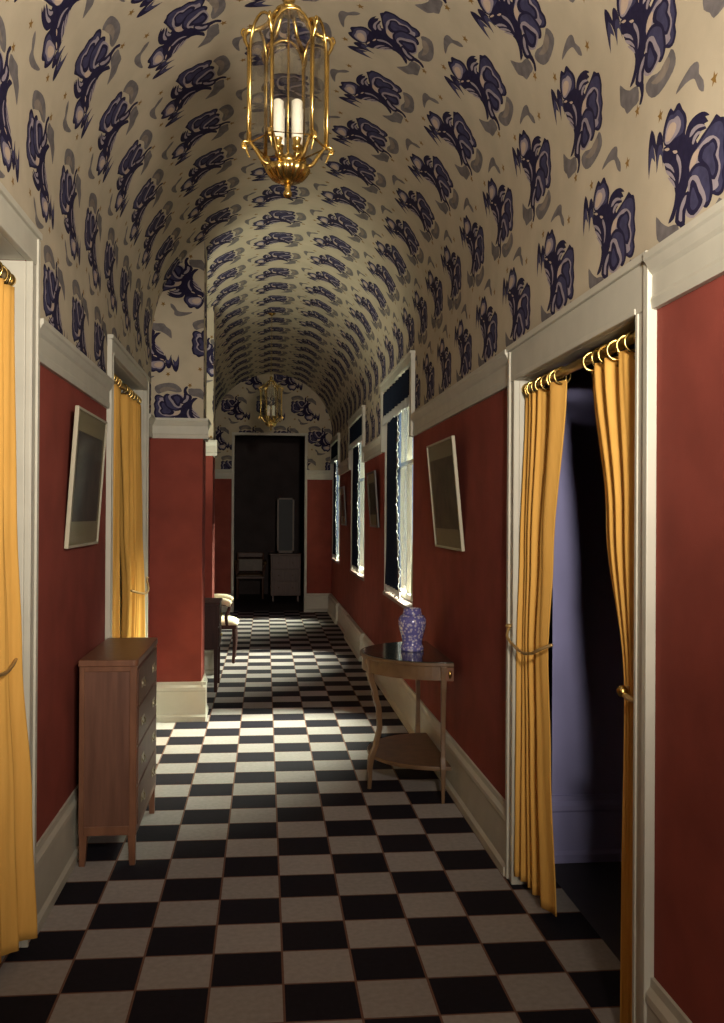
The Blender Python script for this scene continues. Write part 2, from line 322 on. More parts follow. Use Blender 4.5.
# ------------------------------------------------------------------ wallpaper: one drawn motif repeated in a half-drop
MOTIF = [
    ('G', [(0.008,0.232),(0.046,0.227),(0.057,0.212),(0.056,0.193),(0.08,0.167),(0.082,0.139),(0.056,0.155),(0.04,0.18),(0.025,0.195),(-0.02,0.202),(-0.074,0.199),(-0.053,0.215)]),
    ('G', [(-0.193,-0.074),(-0.16,-0.099),(-0.116,-0.123),(-0.059,-0.134),(-0.05,-0.18),(-0.09,-0.182),(-0.136,-0.182),(-0.156,-0.159),(-0.188,-0.135),(-0.194,-0.1)]),
    ('G', [(0.162,-0.139),(0.187,-0.162),(0.19,-0.192),(0.153,-0.211),(0.089,-0.222),(0.038,-0.211),(0.003,-0.18),(0.001,-0.157),(0.039,-0.152),(0.077,-0.162),(0.122,-0.16)]),
    ('g', [(0.138,-0.149),(0.157,-0.169),(0.125,-0.191),(0.073,-0.189),(0.036,-0.169),(0.079,-0.17)]),
    ('N', [(-0.045,-0.097),(-0.031,-0.119),(-0.015,-0.15),(-0.017,-0.179),(-0.032,-0.197),(-0.047,-0.192),(-0.035,-0.171),(-0.047,-0.143),(-0.063,-0.112)]),
    ('N', [(-0.14,0.091),(-0.079,0.082),(-0.018,0.076),(0.041,0.041),(0.058,-0.01),(0.013,-0.041),(-0.022,-0.077),(-0.058,-0.089),(-0.08,-0.036),(-0.091,-0.007),(-0.127,0.03)]),
    ('N', [(0.006,0.012),(0.041,0.026),(0.075,0.038),(0.108,0.046),(0.135,0.055),(0.148,0.058),(0.167,0.043),(0.182,0.038),(0.191,0.023),(0.197,-0.007),(0.191,-0.032),(0.199,-0.066),(0.188,-0.09),(0.194,-0.111),(0.182,-0.132),(0.158,-0.134),(0.132,-0.122),(0.11,-0.112),(0.076,-0.079),(0.03,-0.037)]),
    ('M', [(0.024,0.01),(0.058,0.021),(0.091,0.033),(0.124,0.042),(0.156,0.038),(0.177,0.025),(0.183,-0.002),(0.178,-0.028),(0.186,-0.062),(0.173,-0.086),(0.18,-0.107),(0.169,-0.124),(0.148,-0.122),(0.131,-0.106),(0.087,-0.07),(0.041,-0.028)]),
    ('L', [(0.012,0.001),(0.041,0.014),(0.064,0.019),(0.097,0.023),(0.132,0.015),(0.162,-0.007),(0.162,-0.023),(0.158,-0.042),(0.168,-0.065),(0.165,-0.084),(0.155,-0.097),(0.159,-0.11),(0.14,-0.114),(0.121,-0.107),(0.109,-0.076),(0.053,-0.035),(0.007,-0.026)]),
    ('W', [(0.007,-0.018),(0.02,0.007),(0.041,0.014),(0.058,0.012),(0.053,-0.002),(0.041,-0.016),(0.018,-0.021)]),
    ('N', [(0.053,-0.015),(0.058,0.004),(0.08,0.012),(0.108,0.009),(0.132,0.009),(0.147,-0.004),(0.154,-0.021),(0.143,-0.034),(0.156,-0.055),(0.158,-0.074),(0.14,-0.09),(0.118,-0.078),(0.104,-0.058),(0.087,-0.041)]),
    ('M', [(0.075,-0.017),(0.086,0.0),(0.108,0.001),(0.128,0.001),(0.139,-0.01),(0.141,-0.021),(0.13,-0.03),(0.141,-0.053),(0.142,-0.069),(0.131,-0.078),(0.118,-0.066),(0.109,-0.048),(0.092,-0.033)]),
    ('N', [(-0.005,-0.048),(0.007,-0.026),(0.03,-0.018),(0.058,-0.021),(0.092,-0.037),(0.114,-0.054),(0.124,-0.08),(0.131,-0.11),(0.123,-0.132),(0.101,-0.143),(0.077,-0.13),(0.065,-0.1),(0.03,-0.054)]),
    ('M', [(0.016,-0.037),(0.036,-0.028),(0.059,-0.03),(0.087,-0.043),(0.104,-0.058),(0.111,-0.081),(0.116,-0.106),(0.11,-0.127),(0.093,-0.126),(0.082,-0.105),(0.065,-0.076),(0.042,-0.049)]),
    ('L', [(-0.018,-0.112),(-0.004,-0.073),(0.001,-0.046),(0.024,-0.04),(0.053,-0.052),(0.07,-0.077),(0.09,-0.103),(0.095,-0.125),(0.077,-0.136),(0.032,-0.145),(-0.004,-0.132)]),
    ('N', [(0.024,-0.05),(0.044,-0.066),(0.059,-0.091),(0.079,-0.116),(0.066,-0.13),(0.031,-0.139),(-0.0,-0.124),(-0.012,-0.101),(0.005,-0.076),(0.011,-0.057)]),
    ('M', [(0.025,-0.069),(0.036,-0.08),(0.048,-0.1),(0.057,-0.115),(0.045,-0.124),(0.026,-0.125),(0.011,-0.111),(0.013,-0.087)]),
    ('N', [(-0.154,0.126),(-0.141,0.153),(-0.121,0.172),(-0.103,0.177),(-0.087,0.163),(-0.068,0.171),(-0.05,0.168),(-0.035,0.147),(-0.017,0.128),(-0.009,0.105),(-0.018,0.082),(-0.025,0.057),(-0.067,0.066),(-0.117,0.086),(-0.143,0.096)]),
    ('M', [(-0.141,0.122),(-0.128,0.148),(-0.108,0.161),(-0.087,0.154),(-0.062,0.156),(-0.043,0.141),(-0.029,0.124),(-0.025,0.105),(-0.033,0.087),(-0.067,0.089),(-0.117,0.097)]),
    ('L', [(-0.141,0.104),(-0.131,0.136),(-0.112,0.149),(-0.086,0.143),(-0.065,0.142),(-0.049,0.128),(-0.043,0.111),(-0.055,0.098),(-0.08,0.093),(-0.117,0.09)]),
    ('W', [(-0.135,0.105),(-0.124,0.129),(-0.105,0.138),(-0.083,0.133),(-0.07,0.12),(-0.08,0.106),(-0.111,0.097)]),
    ('N', [(-0.246,0.055),(-0.249,0.102),(-0.243,0.145),(-0.227,0.17),(-0.206,0.147),(-0.196,0.119),(-0.188,0.137),(-0.173,0.145),(-0.155,0.126),(-0.149,0.089),(-0.163,0.098),(-0.182,0.068),(-0.191,0.044),(-0.198,0.086),(-0.216,0.123),(-0.234,0.097)]),
    ('M', [(-0.245,0.042),(-0.243,0.1),(-0.234,0.12),(-0.221,0.129),(-0.209,0.108),(-0.202,0.074),(-0.223,0.094),(-0.236,0.071)]),
    ('M', [(-0.194,0.04),(-0.189,0.083),(-0.18,0.107),(-0.164,0.107),(-0.153,0.09),(-0.15,0.041),(-0.161,0.075),(-0.174,0.083),(-0.185,0.064)]),
    ('N', [(-0.023,0.054),(-0.014,0.081),(0.005,0.096),(0.04,0.1),(0.074,0.094),(0.096,0.084),(0.113,0.07),(0.091,0.076),(0.107,0.058),(0.085,0.061),(0.097,0.045),(0.069,0.05),(0.058,0.043),(0.035,0.036),(0.018,0.025),(-0.0,0.022)]),
    ('L', [(0.005,0.06),(0.017,0.073),(0.046,0.074),(0.076,0.064),(0.091,0.053),(0.063,0.061),(0.04,0.063),(0.023,0.059)]),
    ('L', [(0.02,0.041),(0.029,0.053),(0.052,0.056),(0.074,0.046),(0.052,0.047),(0.038,0.041),(0.027,0.034)]),
    ('N', [(-0.153,0.073),(-0.146,0.092),(-0.104,0.085),(-0.067,0.068),(-0.024,0.054),(-0.0,0.03),(-0.003,-0.007),(-0.017,-0.045),(-0.04,-0.072),(-0.065,-0.092),(-0.083,-0.113),(-0.117,-0.115),(-0.102,-0.099),(-0.083,-0.078),(-0.075,-0.05),(-0.084,-0.022),(-0.116,0.009),(-0.136,0.032),(-0.142,0.047),(-0.153,0.059)]),
    ('L', [(-0.066,0.046),(-0.048,0.028),(-0.039,0.004),(-0.044,-0.02),(-0.056,-0.034),(-0.051,-0.01),(-0.056,0.013),(-0.069,0.034)]),
    ('L', [(-0.145,0.05),(-0.116,0.04),(-0.091,0.021),(-0.081,0.003),(-0.104,0.021),(-0.127,0.034)]),
    ('L', [(-0.136,0.03),(-0.106,0.015),(-0.084,-0.004),(-0.075,-0.02),(-0.101,0.0),(-0.123,0.014)]),
    ('L', [(-0.122,0.006),(-0.097,-0.007),(-0.08,-0.023),(-0.075,-0.037),(-0.097,-0.018)]),
    ('W', [(-0.143,0.086),(-0.12,0.082),(-0.111,0.074),(-0.127,0.076)]),
    ('W', [(-0.092,0.063),(-0.069,0.056),(-0.064,0.049),(-0.081,0.052)]),
    ('N', [(-0.076,-0.123),(-0.065,-0.092),(-0.04,-0.072),(-0.004,-0.069),(0.007,-0.079),(-0.004,-0.099),(-0.016,-0.121),(-0.018,-0.146),(-0.045,-0.145)]),
    ('L', [(-0.054,-0.124),(-0.046,-0.096),(-0.028,-0.08),(-0.009,-0.076),(-0.018,-0.095),(-0.033,-0.108),(-0.035,-0.133)]),
]

PAPER = [mat('paper_ground', (0.50, 0.43, 0.315, 1), 0.8, noise=0.14, nscale=6, bump=0.35, bscale=350, spec=0.1),
         mat('paper_navy', (0.022, 0.018, 0.050, 1), 0.8, noise=0.3, nscale=60, spec=0.1),
         mat('paper_slate', (0.062, 0.058, 0.120, 1), 0.8, noise=0.35, nscale=40, spec=0.1),
         mat('paper_lilac', (0.34, 0.29, 0.32, 1), 0.8, noise=0.2, nscale=40, spec=0.1),
         mat('paper_pink', (0.52, 0.40, 0.31, 1), 0.8, noise=0.1, nscale=40, spec=0.1),
         mat('paper_cloud', (0.185, 0.165, 0.165, 1), 0.8, noise=0.35, nscale=25, spec=0.1),
         mat('paper_cloud_edge', (0.27, 0.225, 0.185, 1), 0.8, noise=0.3, nscale=25, spec=0.1),
         mat('paper_gold', (0.22, 0.12, 0.025, 1), 0.7, spec=0.2)]
MI = {'N': 1, 'M': 2, 'L': 3, 'W': 4, 'G': 5, 'g': 6, 'S': 7}
CW, CH = 0.535, 0.469          # cell along the corridor, cell around the arch
def catmull(p, n):
    out = []; m = len(p)
    for i in range(m):
        a, b, c, d = (Vector(p[(i+k) % m]) for k in (-1, 0, 1, 2))
        for j in range(n):
            t = j/n
            out.append(0.5*((2*b) + (c-a)*t + (2*a-5*b+4*c-d)*t*t + (3*b-a-3*c+d)*t**3))
    return out
def area(p): return sum(p[i].x*p[(i+1) % len(p)].y - p[(i+1) % len(p)].x*p[i].y for i in range(len(p)))
def star(cx, cy, r):
    return [(cx + (r if k % 2 == 0 else .42*r)*math.sin(PI*k/5), cy + (r if k % 2 == 0 else .42*r)*math.cos(PI*k/5)) for k in range(10)]
def make_cell():
    shapes = []
    for cd_, p in MOTIF:
        q = catmull(p, 2 if len(p) > 5 else 3)
        if area(q) < 0: q = q[::-1]
        shapes.append((MI[cd_], q))
    for cx, cy in ((0.135, 0.145), (-0.17, 0.185), (-0.06, -0.205)):
        shapes.append((7, [Vector(p) for p in star(cx, cy, 0.019)][::-1]))
    off = [(0, 0), (CW, 0), (-CW, 0), (CW/2, CH), (-CW/2, CH), (CW/2, -CH), (-CW/2, -CH)]
    V, F, code = [], [], []
    hw, hh = CW/2, CH/2
    base = [Vector((-hw, -hh)), Vector((hw, -hh)), Vector((hw, hh)), Vector((-hw, hh))]
    E = []
    V += base; F.append([0, 1, 2, 3]); code.append(0)
    NS = 9
    for k in range(1, NS):
        b = -hh + CH*k/NS
        V += [Vector((-hw, b)), Vector((hw, b))]; E.append((len(V)-2, len(V)-1))
    for mi, q in shapes:
        for ox, oy in off:
            r = [p + Vector((ox, oy)) for p in q]
            if max(p.x for p in r) < -hw or min(p.x for p in r) > hw or max(p.y for p in r) < -hh or min(p.y for p in r) > hh: continue
            i0 = len(V); V += r; F.append(list(range(i0, i0+len(r)))); code.append(mi)
    v, e, f, ov, oe, of = delaunay_2d_cdt(V, E, F, 1, 1e-5)
    v = np.array([(p.x, p.y) for p in v])
    tri, m = [], []
    for fc, src in zip(f, of):
        if 0 not in src: continue
        for k in range(1, len(fc)-1):
            tri.append((fc[0], fc[k], fc[k+1])); m.append(code[max(src)])
    tri = np.array(tri); used = np.unique(tri); re = -np.ones(len(v), int); re[used] = np.arange(len(used))
    return v[used], re[tri], np.array(m)
CV, CT, CM = make_cell()
def paper(name, cells, clip, holes, fmap, rot, nmap=None):
    """cells: centres (s,t); clip: (s0,s1,t0,t1); fmap maps arrays (s,t) to xyz; motif's right is -s unless rot"""
    sgn = np.array((-1.0, 1.0)) if not rot else np.array((-1.0, -1.0))
    vs, ts, ms, n = [], [], [], 0
    for cx, cy in cells:
        v = CV*sgn + np.array((cx, cy)); t, m = CT, CM
        lo, hi = v.min(0), v.max(0)
        if hi[0] <= clip[0] or lo[0] >= clip[1] or hi[1] <= clip[2] or lo[1] >= clip[3]: continue
        hs = [h for h in holes if hi[0] > h[0] and lo[0] < h[1] and hi[1] > h[2] and lo[1] < h[3]]
        cutc = lo[0] < clip[0] or hi[0] > clip[1] or lo[1] < clip[2] or hi[1] > clip[3]
        if hs or cutc:
            bm = bmesh.new(); bv = [bm.verts.new((p[0], p[1], 0)) for p in v]
            for q, mi in zip(t, m):
                f = bm.faces.new([bv[i] for i in q]); f.material_index = int(mi)
            lines = [(0, clip[0]), (0, clip[1]), (1, clip[2]), (1, clip[3])]
            for h in hs: lines += [(0, h[0]), (0, h[1]), (1, h[2]), (1, h[3])]
            for ax, val in lines:
                co = (val, 0, 0) if ax == 0 else (0, val, 0); no = (1, 0, 0) if ax == 0 else (0, 1, 0)
                bmesh.ops.bisect_plane(bm, geom=bm.verts[:] + bm.edges[:] + bm.faces[:], dist=1e-6, plane_co=co, plane_no=no)
            kill = []
            for f in bm.faces:
                c = f.calc_center_median()
                if c.x < clip[0] or c.x > clip[1] or c.y < clip[2] or c.y > clip[3] or any(h[0] < c.x < h[1] and h[2] < c.y < h[3] for h in hs): kill.append(f)
            bmesh.ops.delete(bm, geom=kill, context='FACES')
            bmesh.ops.triangulate(bm, faces=bm.faces[:])
            bm.verts.index_update()
            v = np.array([(p.co.x, p.co.y) for p in bm.verts]).reshape(-1, 2)
            t = np.array([[q.index for q in f.verts] for f in bm.faces], int).reshape(-1, 3); m = np.array([f.material_index for f in bm.faces], int)
            bm.free()
            if len(t) == 0: continue
        vs.append(v); ts.append(t + n); ms.append(m); n += len(v)
    v = np.concatenate(vs); t = np.concatenate(ts); m = np.concatenate(ms)
    xyz = fmap(v[:, 0], v[:, 1])
    me = bpy.data.meshes.new(name)
    me.vertices.add(len(xyz)); me.vertices.foreach_set('co', xyz.astype(np.float32).ravel())
    me.loops.add(len(t)*3); me.loops.foreach_set('vertex_index', t.astype(np.int32).ravel())
    me.polygons.add(len(t)); me.polygons.foreach_set('loop_start', np.arange(0, len(t)*3, 3, dtype=np.int32))
    for pm in PAPER: me.materials.append(pm)
    me.polygons.foreach_set('material_index', m.astype(np.int32))
    me.update(); me.validate()
    o = bpy.data.objects.new(name, me); C.objects.link(o)
    return o
LV = RV*PI
def vault(s, t):
    r = RV - 0.003
    th = np.clip(t/RV, 0, PI)
    x = XC + r*np.cos(th); z = ZS + r*np.sin(th)
    z = np.where(t < 0, ZS + t, np.where(t > LV, ZS - (t - LV), z))
    return np.stack([x, s, z], 1)
cells = []
for c in range(9):
    for k in range(-8, 27):
        cells.append((2.26 + CW*(k + (0.5 if c % 2 else 0)), -0.38 + CH*c))
holes = [(a - .02, b + .02, -1, 2.60 - ZS) for a, b in WINS]
holes += [(LD1[0] - .02, LD1[1] + .02, LV + ZS - LD1[2] - .03, 9), (LD2[0] - .02, LD2[1] + .02, LV + ZS - LD2[2] - .03, 9)]
struct(paper('ceiling', cells, (Y0, YE, 2.12 - ZS, LV + ZS - 2.12), holes, vault, False), 'barrel vaulted ceiling papered with navy rocks and palms on cream')
def flat_cells(cx, cy, n=4): return [(cx + CW*(i + (.5 if j % 2 else 0)), cy + CH*j) for i in range(-n, n+1) for j in range(-n, n+1)]
def end_map(y): return lambda s, t: np.stack([s, np.full_like(s, y), t], 1)
def side_map(x): return lambda s, t: np.stack([np.full_like(s, x), s, t], 1)
struct(paper('wall_end_paper', flat_cells(-0.22, 2.66), (XL, XR, 2.12, 3.70), [(ED[0] - .03, ED[1] + .03, 0, ED[2] + .03)], end_map(YE - .003), True), 'patterned paper over the dark end doorway')
struct(paper('wall_pier_paper', flat_cells(-0.61, 3.17), (XL, P1[0] + .003, 2.12, 3.55), [], end_map(P1[1] - .003), True), 'patterned paper on the upper front of the first left pier')
struct(paper('wall_pier_side_paper', flat_cells(7.3, 3.0), (P1[1] - .003, P1[2], 2.12, 3.55), [], side_map(P1[0] + .003), True))
struct(paper('wall_pier_far_paper', flat_cells(-0.57, 2.96), (XL, P2[0] + .003, 2.12, 3.55), [], end_map(P2[1] - .003), True))
struct(paper('wall_pier_far_side_paper', flat_cells(9.3, 3.0), (P2[1] - .003, P2[2], 2.12, 3.55), [], side_map(P2[0] + .003), True))

# ------------------------------------------------------------------ mouldings (profiles are (out from wall, z))
CORN = [(0, 2.05), (.016, 2.05), (.020, 2.075), (.016, 2.085), (.016, 2.140), (.024, 2.150), (.034, 2.172), (.040, 2.178), (.040, 2.196), (0, 2.196)]
BASE = [(0, 0), (.034, 0), (.034, .035), (.022, .05), (.020, .215), (.026, .225), (.024, .245), (.012, .262), (.010, .285), (0, .285)]
def mould(mb, prof, side, c, a, b):
    """side: 'R' wall facing -x at x=c, 'L' facing +x, 'E' facing -y at y=c ; along a..b"""
    if side == 'R': mb.prism([(c - o, z) for o, z in prof], 'y', a, b)
    elif side == 'L': mb.prism([(c + o, z) for o, z in prof], 'y', a, b)
    else: mb.prism([(c - o, z) for o, z in prof], 'x', a, b)
W_ = [(a - .085, b + .085) for a, b in WINS]
mb = MB()
for a, b in ((Y0, 2.45), (3.925, W_[0][0]), (W_[0][1], W_[1][0]), (W_[1][1], W_[2][0]), (W_[2][1], YE)): mould(mb, CORN, 'R', XR, a, b)
struct(mb.build('trim_1', CREAM), 'cream cornice moulding along the right wall')
mb = MB()
for a, b in ((Y0, 2.05), (3.52, 5.13), (6.755, P1[1]), (P1[2], P2[1]), (P2[2], YE)): mould(mb, CORN, 'L', XL, a, b)
struct(mb.build('trim_2', CREAM), 'cream cornice moulding along the left wall')
mb = MB()
mould(mb, CORN, 'E', P1[1], XL, P1[0] + .04); mould(mb, CORN, 'L', P1[0], P1[1] - .02, P1[2])
mould(mb, CORN, 'E', P2[1], XL, P2[0] + .04); mould(mb, CORN, 'L', P2[0], P2[1] - .02, P2[2])
struct(mb.build('trim_3', CREAM), 'cream cornice moulding round the left piers')
mb = MB(); mould(mb, CORN, 'E', YE, XL, ED[0] - .04); mould(mb, CORN, 'E', YE, ED[1] + .04, XR)
struct(mb.build('trim_4', CREAM), 'cream cornice moulding beside the end doorway')
mb = MB()
for a, b in ((Y0, 2.45), (3.925, 9.82), (11.70, 13.22), ): mould(mb, BASE, 'R', XR, a, b)
mould(mb, BASE, 'R', XR, 14.85, YE)
struct(mb.build('baseboard_right', CREAM))
mb = MB()
for a, b in ((Y0, 2.05), (3.52, 5.13), (6.755, P1[1]), (P1[2], P2[1]), (P2[2], YE)): mould(mb, BASE, 'L', XL, a, b)
struct(mb.build('baseboard_left', CREAM))
mb = MB(); mould(mb, BASE, 'E', P1[1], XL, P1[0] + .034); mould(mb, BASE, 'L', P1[0], P1[1] - .02, P1[2]); mould(mb, BASE, 'E', P2[1], XL, P2[0] + .034); mould(mb, BASE, 'L', P2[0], P2[1] - .02, P2[2])
struct(mb.build('baseboard_pier', CREAM))
mb = MB(); mould(mb, BASE, 'E', YE, XL, ED[0] - .04); mould(mb, BASE, 'E', YE, ED[1] + .04, XR)
struct(mb.build('baseboard_end', CREAM))
# shallow projecting aprons below the two far windows
for a, b, nm in ((9.82, 11.70, 'trim_5'), (13.22, 14.85, 'trim_6')):
    mb = MB(); mould(mb, [(o + .03, z) for o, z in BASE], 'R', XR, a, b); mb.box(XR - .03, XR, a, b, 0, .285)
    struct(mb.build(nm, CREAM), 'cream apron board under a far window')

# ------------------------------------------------------------------ doorways
def door_case(name, side, x, a, b, h, htop, cw, depth, label):
    """side=-1: casing faces -x (right wall) ; +1 faces +x (left wall). opening a..b, head h"""
    s = side; root = struct(empty(name, (x, (a+b)/2, 0)), label)
    def X(o): return x + s*o
    def bx(mb, o0, o1, y0, y1, z0, z1): mb.box(min(X(o0), X(o1)), max(X(o0), X(o1)), y0, y1, z0, z1)
    inv = Matrix.Translation((-x, -(a+b)/2, 0))
    def fin(mb, nm, m):
        bmesh.ops.transform(mb.bm, matrix=inv, verts=mb.bm.verts[:]); return mb.build(nm, m, root, bevel=.003)
    mb = MB()
    for y0, y1, out in ((a - cw, a, 0), (b, b + cw, 1)):
        bx(mb, 0, .020, y0, y1, 0, h)
        o0, o1 = (y0 - .001, y0 + .030) if not out else (y1 - .030, y1 + .001)
        bx(mb, .0, .028, o0, o1, 0, htop - .024)                 # outer bead
        i0, i1 = (y1 - .018, y1) if not out else (y0, y0 + .018)
        bx(mb, .018, .024, i0, i1, 0, h)
    fin(mb, 'casing_upright', CREAM)
    mb = MB(); bx(mb, 0, .022, a - cw, b + cw, h, htop); bx(mb, .0, .034, a - cw - .002, b + cw + .002, htop - .022, htop + .001); bx(mb, .018, .025, a, b, h, h + .018)
    fin(mb, 'casing_head', CREAM)
    mb = MB(); bx(mb, .0, -depth, a - .02, a, 0, h); bx(mb, .0, -depth, b, b + .02, 0, h); bx(mb, 0, -depth, a, b, h, h + .02)
    fin(mb, 'jamb', CREAM)
    return root
door_case('door_1', -1, XR, RD[0], RD[1], RD[2], 2.205, .095, .11, 'cream cased doorway in the right wall hung with yellow curtains')
door_case('door_2', 1, XL, LD1[0], LD1[1], LD1[2], 2.495, .10, .215, 'cream cased doorway at the left edge with one orange yellow curtain')
door_case('door_3', 1, XL, LD2[0], LD2[1], LD2[2], 2.44, .095, .215, 'cream cased doorway in the left wall behind the chest')
mb = MB().box(ED[0] - .04, ED[0], YE - .025, YE + .2, 0, ED[2] + .04).box(ED[1], ED[1] + .04, YE - .025, YE + .2, 0, ED[2] + .04).box(ED[0], ED[1], YE - .025, YE + .2, ED[2], ED[2] + .04)
struct(mb.build('door_4', CREAM, bevel=.004), 'narrow cream casing of the dark doorway at the corridor end')
# dim rooms beyond
def room(name, x0, x1, y0, y1, z1, skip, m, mf):
    t = .08; mb = MB()
    if skip != 'x0': mb.box(x0 - t, x0, y0 - t, y1 + t, -.1, z1)
    if skip != 'x1': mb.box(x1, x1 + t, y0 - t, y1 + t, -.1, z1)
    if skip != 'y0': mb.box(x0, x1, y0 - t, y0, -.1, z1)
    if skip != 'y1': mb.box(x0, x1, y1, y1 + t, -.1, z1)
    mb.box(x0 - (t if skip != 'x0' else 0), x1 + (t if skip != 'x1' else 0), y0 - t, y1 + t, z1, z1 + t)
    struct(mb.build('wall_' + name, m)); struct(MB().box(x0, x1, y0, y1, -.1, -.002).build('floor_' + name, mf))
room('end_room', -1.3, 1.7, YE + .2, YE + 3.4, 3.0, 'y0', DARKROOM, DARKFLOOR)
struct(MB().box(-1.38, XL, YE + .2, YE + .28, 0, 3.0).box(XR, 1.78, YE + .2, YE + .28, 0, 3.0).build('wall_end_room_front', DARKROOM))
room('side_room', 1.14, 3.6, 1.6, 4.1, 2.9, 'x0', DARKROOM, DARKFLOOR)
struct(MB().box(1.14, 3.6, 4.085, 4.10, 0, 2.9).build('wall_side_room_lavender', BLUEWALL), 'lavender blue wall seen between the yellow curtains')
mb = MB(); mould(mb, BASE, 'E', 4.085, 1.14, 3.6); struct(mb.build('baseboard_side_room', BLUEWALL))
room('left_room_near', -2.4, -1.05, 1.6, 4.0, 2.9, 'x1', DARKROOM, DARKFLOOR)
room('left_room_far', -2.4, -1.05, 4.7, 7.0, 2.9, 'x1', DARKROOM, DARKFLOOR)

# ------------------------------------------------------------------ windows
def make_window(i, a, b):
    cy = (a+b)/2; hw = (b-a)/2
    root = struct(empty('window_%d' % i, (XR, cy, ZSILL)), ('nearest tall window in the right wall', 'middle tall window in the right wall', 'farthest tall window in the right wall')[i-1])
    z1 = ZHEAD - ZSILL
    mb = MB()
    for y0, y1 in ((-hw - .075, -hw), (hw, hw + .075)):
        mb.box(-.032, 0, y0, y1, 2.05 - ZSILL, z1)
    mb.box(-.034, 0, -hw - .075, hw + .075, z1, z1 + .07); mb.box(-.042, 0, -hw - .080, hw + .080, z1 + .055, z1 + .075)
    mb.build('window_casing', CREAM, root, bevel=.003)
    MB().box(-.012, .22, -hw - .01, hw + .01, -.030, 0).build('sill', SILL, root, bevel=.004)
    mb = MB().box(0, .20, -hw, -hw + .012, 0, z1).box(0, .20, hw - .012, hw, 0, z1).box(0, .20, -hw, hw, z1 - .012, z1)
    mb.build('reveal', CREAM, root)
    mb = MB(); f = .045
    for y0, y1, q0, q1 in ((-hw + .012, -hw + .012 + f, 0, z1), (hw - .012 - f, hw - .012, 0, z1), (-hw, hw, 0, f), (-hw, hw, z1 - f, z1), (-.018, .018, 0, z1), (-hw, hw, z1*.62 - .015, z1*.62 + .015)):
        mb.box(.075, .115, y0, y1, q0, q1)
    mb.build('sash', CREAM, root)
    MB().box(.093, .097, -hw + .05, hw - .05, .04, z1 - .04).build('glass', GLASS, root)
    return root
for i, (a, b) in enumerate(WINS): make_window(i+1, a, b)

# ------------------------------------------------------------------ door curtains, rods, hold-backs
def curtain_fn(x0, levels, npl, amp, seed, ztop, zbot, dirx, warp=1.0):
    """levels: (z, y_a, y_b, x shift)"""
    rnd = random.Random(seed); ph = [rnd.uniform(-.5, .5) for _ in range(8)]
    def fn(u, v):
        z = lerp(ztop, zbot, v)
        ya, yb, xs = interp(levels, z)
        w = abs(yb - ya)
        a = u**warp*npl*2*PI + ph[0] + .35*math.sin(3*u*PI + ph[1]) + .25*math.sin(2.2*v*PI + ph[2])*u
        A = amp*(1 + .25*math.sin(5*u + ph[3] + 2*v))
        off = A*math.sin(a) + .3*A*math.sin(2.3*a + 3*v + ph[4])
        y = lerp(ya, yb, u) + .25*A*math.cos(a)
        return (x0 + dirx*(xs*u**1.5*1.3 + off), y, z)
    return fn
def door_curtain(origin, x0, levels, npl, amp, seed, ztop, zbot, dirx, label, ring_ys, rod_z, rod_x, group, nu=90, warp=1.0):
    root = empty('door_curtain', origin, label, 'curtain', group)
    inv = Matrix.Translation(-Vector(origin))
    f = curtain_fn(x0, levels, npl, amp, seed, ztop, zbot, dirx, warp)
    mb = MB().grid(f, nu, 60)
    bmesh.ops.transform(mb.bm, matrix=inv, verts=mb.bm.verts[:])
    mb.build('cloth', YELLOW, root, smooth=True, solid=.004)
    for y in ring_ys:
        r = .030
        mb = MB().tube([(r*math.cos(2*PI*k/24), 0, r*math.sin(2*PI*k/24)) for k in range(24)], .0048, 8, closed=True)
        mb.tube([(0, 0, -r), (0, 0, -r - .02)], .003, 6)
        o = mb.build('ring', BRASS, root, smooth=True)
        o.location = Vector((rod_x, y, rod_z - .012)) - Vector(origin); o.rotation_euler = (0, 0, random.uniform(-.35, .35))
    return root
def rod(name, x, a, b, z, label):
    root = empty('curtain_rod', (x, (a+b)/2, z), label, 'curtain rod')
    MB().tube([(0, a - (a+b)/2, 0), (0, b - (a+b)/2, 0)], .016, 14).build('pole', BRASSD, root, smooth=True)
    for s, y in ((1, a), (-1, b)):
        MB().tube([(0, 0, 0), (0, s*.012, 0)], .024, 16).build('socket', BRASS, root).location = (0, y - (a+b)/2, 0)
RXC, RZ = 1.060, 2.018
rod('rod', RXC, RD[0], RD[1], RZ, 'dull brass curtain rod across the right doorway')
door_curtain((RXC, 3.55, 0), 1.060, [(1.988, 3.33, 3.80, 0), (1.35, 3.46, 3.812, .010), (.99, 3.51, 3.815, .014), (.6, 3.47, 3.815, .012), (.01, 3.40, 3.815, .012)], 4.5, .022, 3, 1.988, .045, -1,
             'yellow curtain tied back at the far side of the right doorway', [3.75, 3.72, 3.66, 3.60, 3.53, 3.45, 3.415, 3.36], RZ, RXC, 'yellow door curtains', 110, 1.9)
door_curtain((RXC, 2.75, 0), 1.060, [(1.988, 2.575, 3.06, 0), (1.49, 2.575, 2.90, 0), (.99, 2.58, 2.74, 0), (.6, 2.575, 2.75, 0), (.01, 2.57, 2.735, .004)], 4.0, .020, 8, 1.988, .012, -1,
             'yellow curtain drawn to the near side of the right doorway', [2.60, 2.68, 2.74, 2.82, 2.90, 2.97, 3.04], RZ, RXC, 'yellow door curtains')
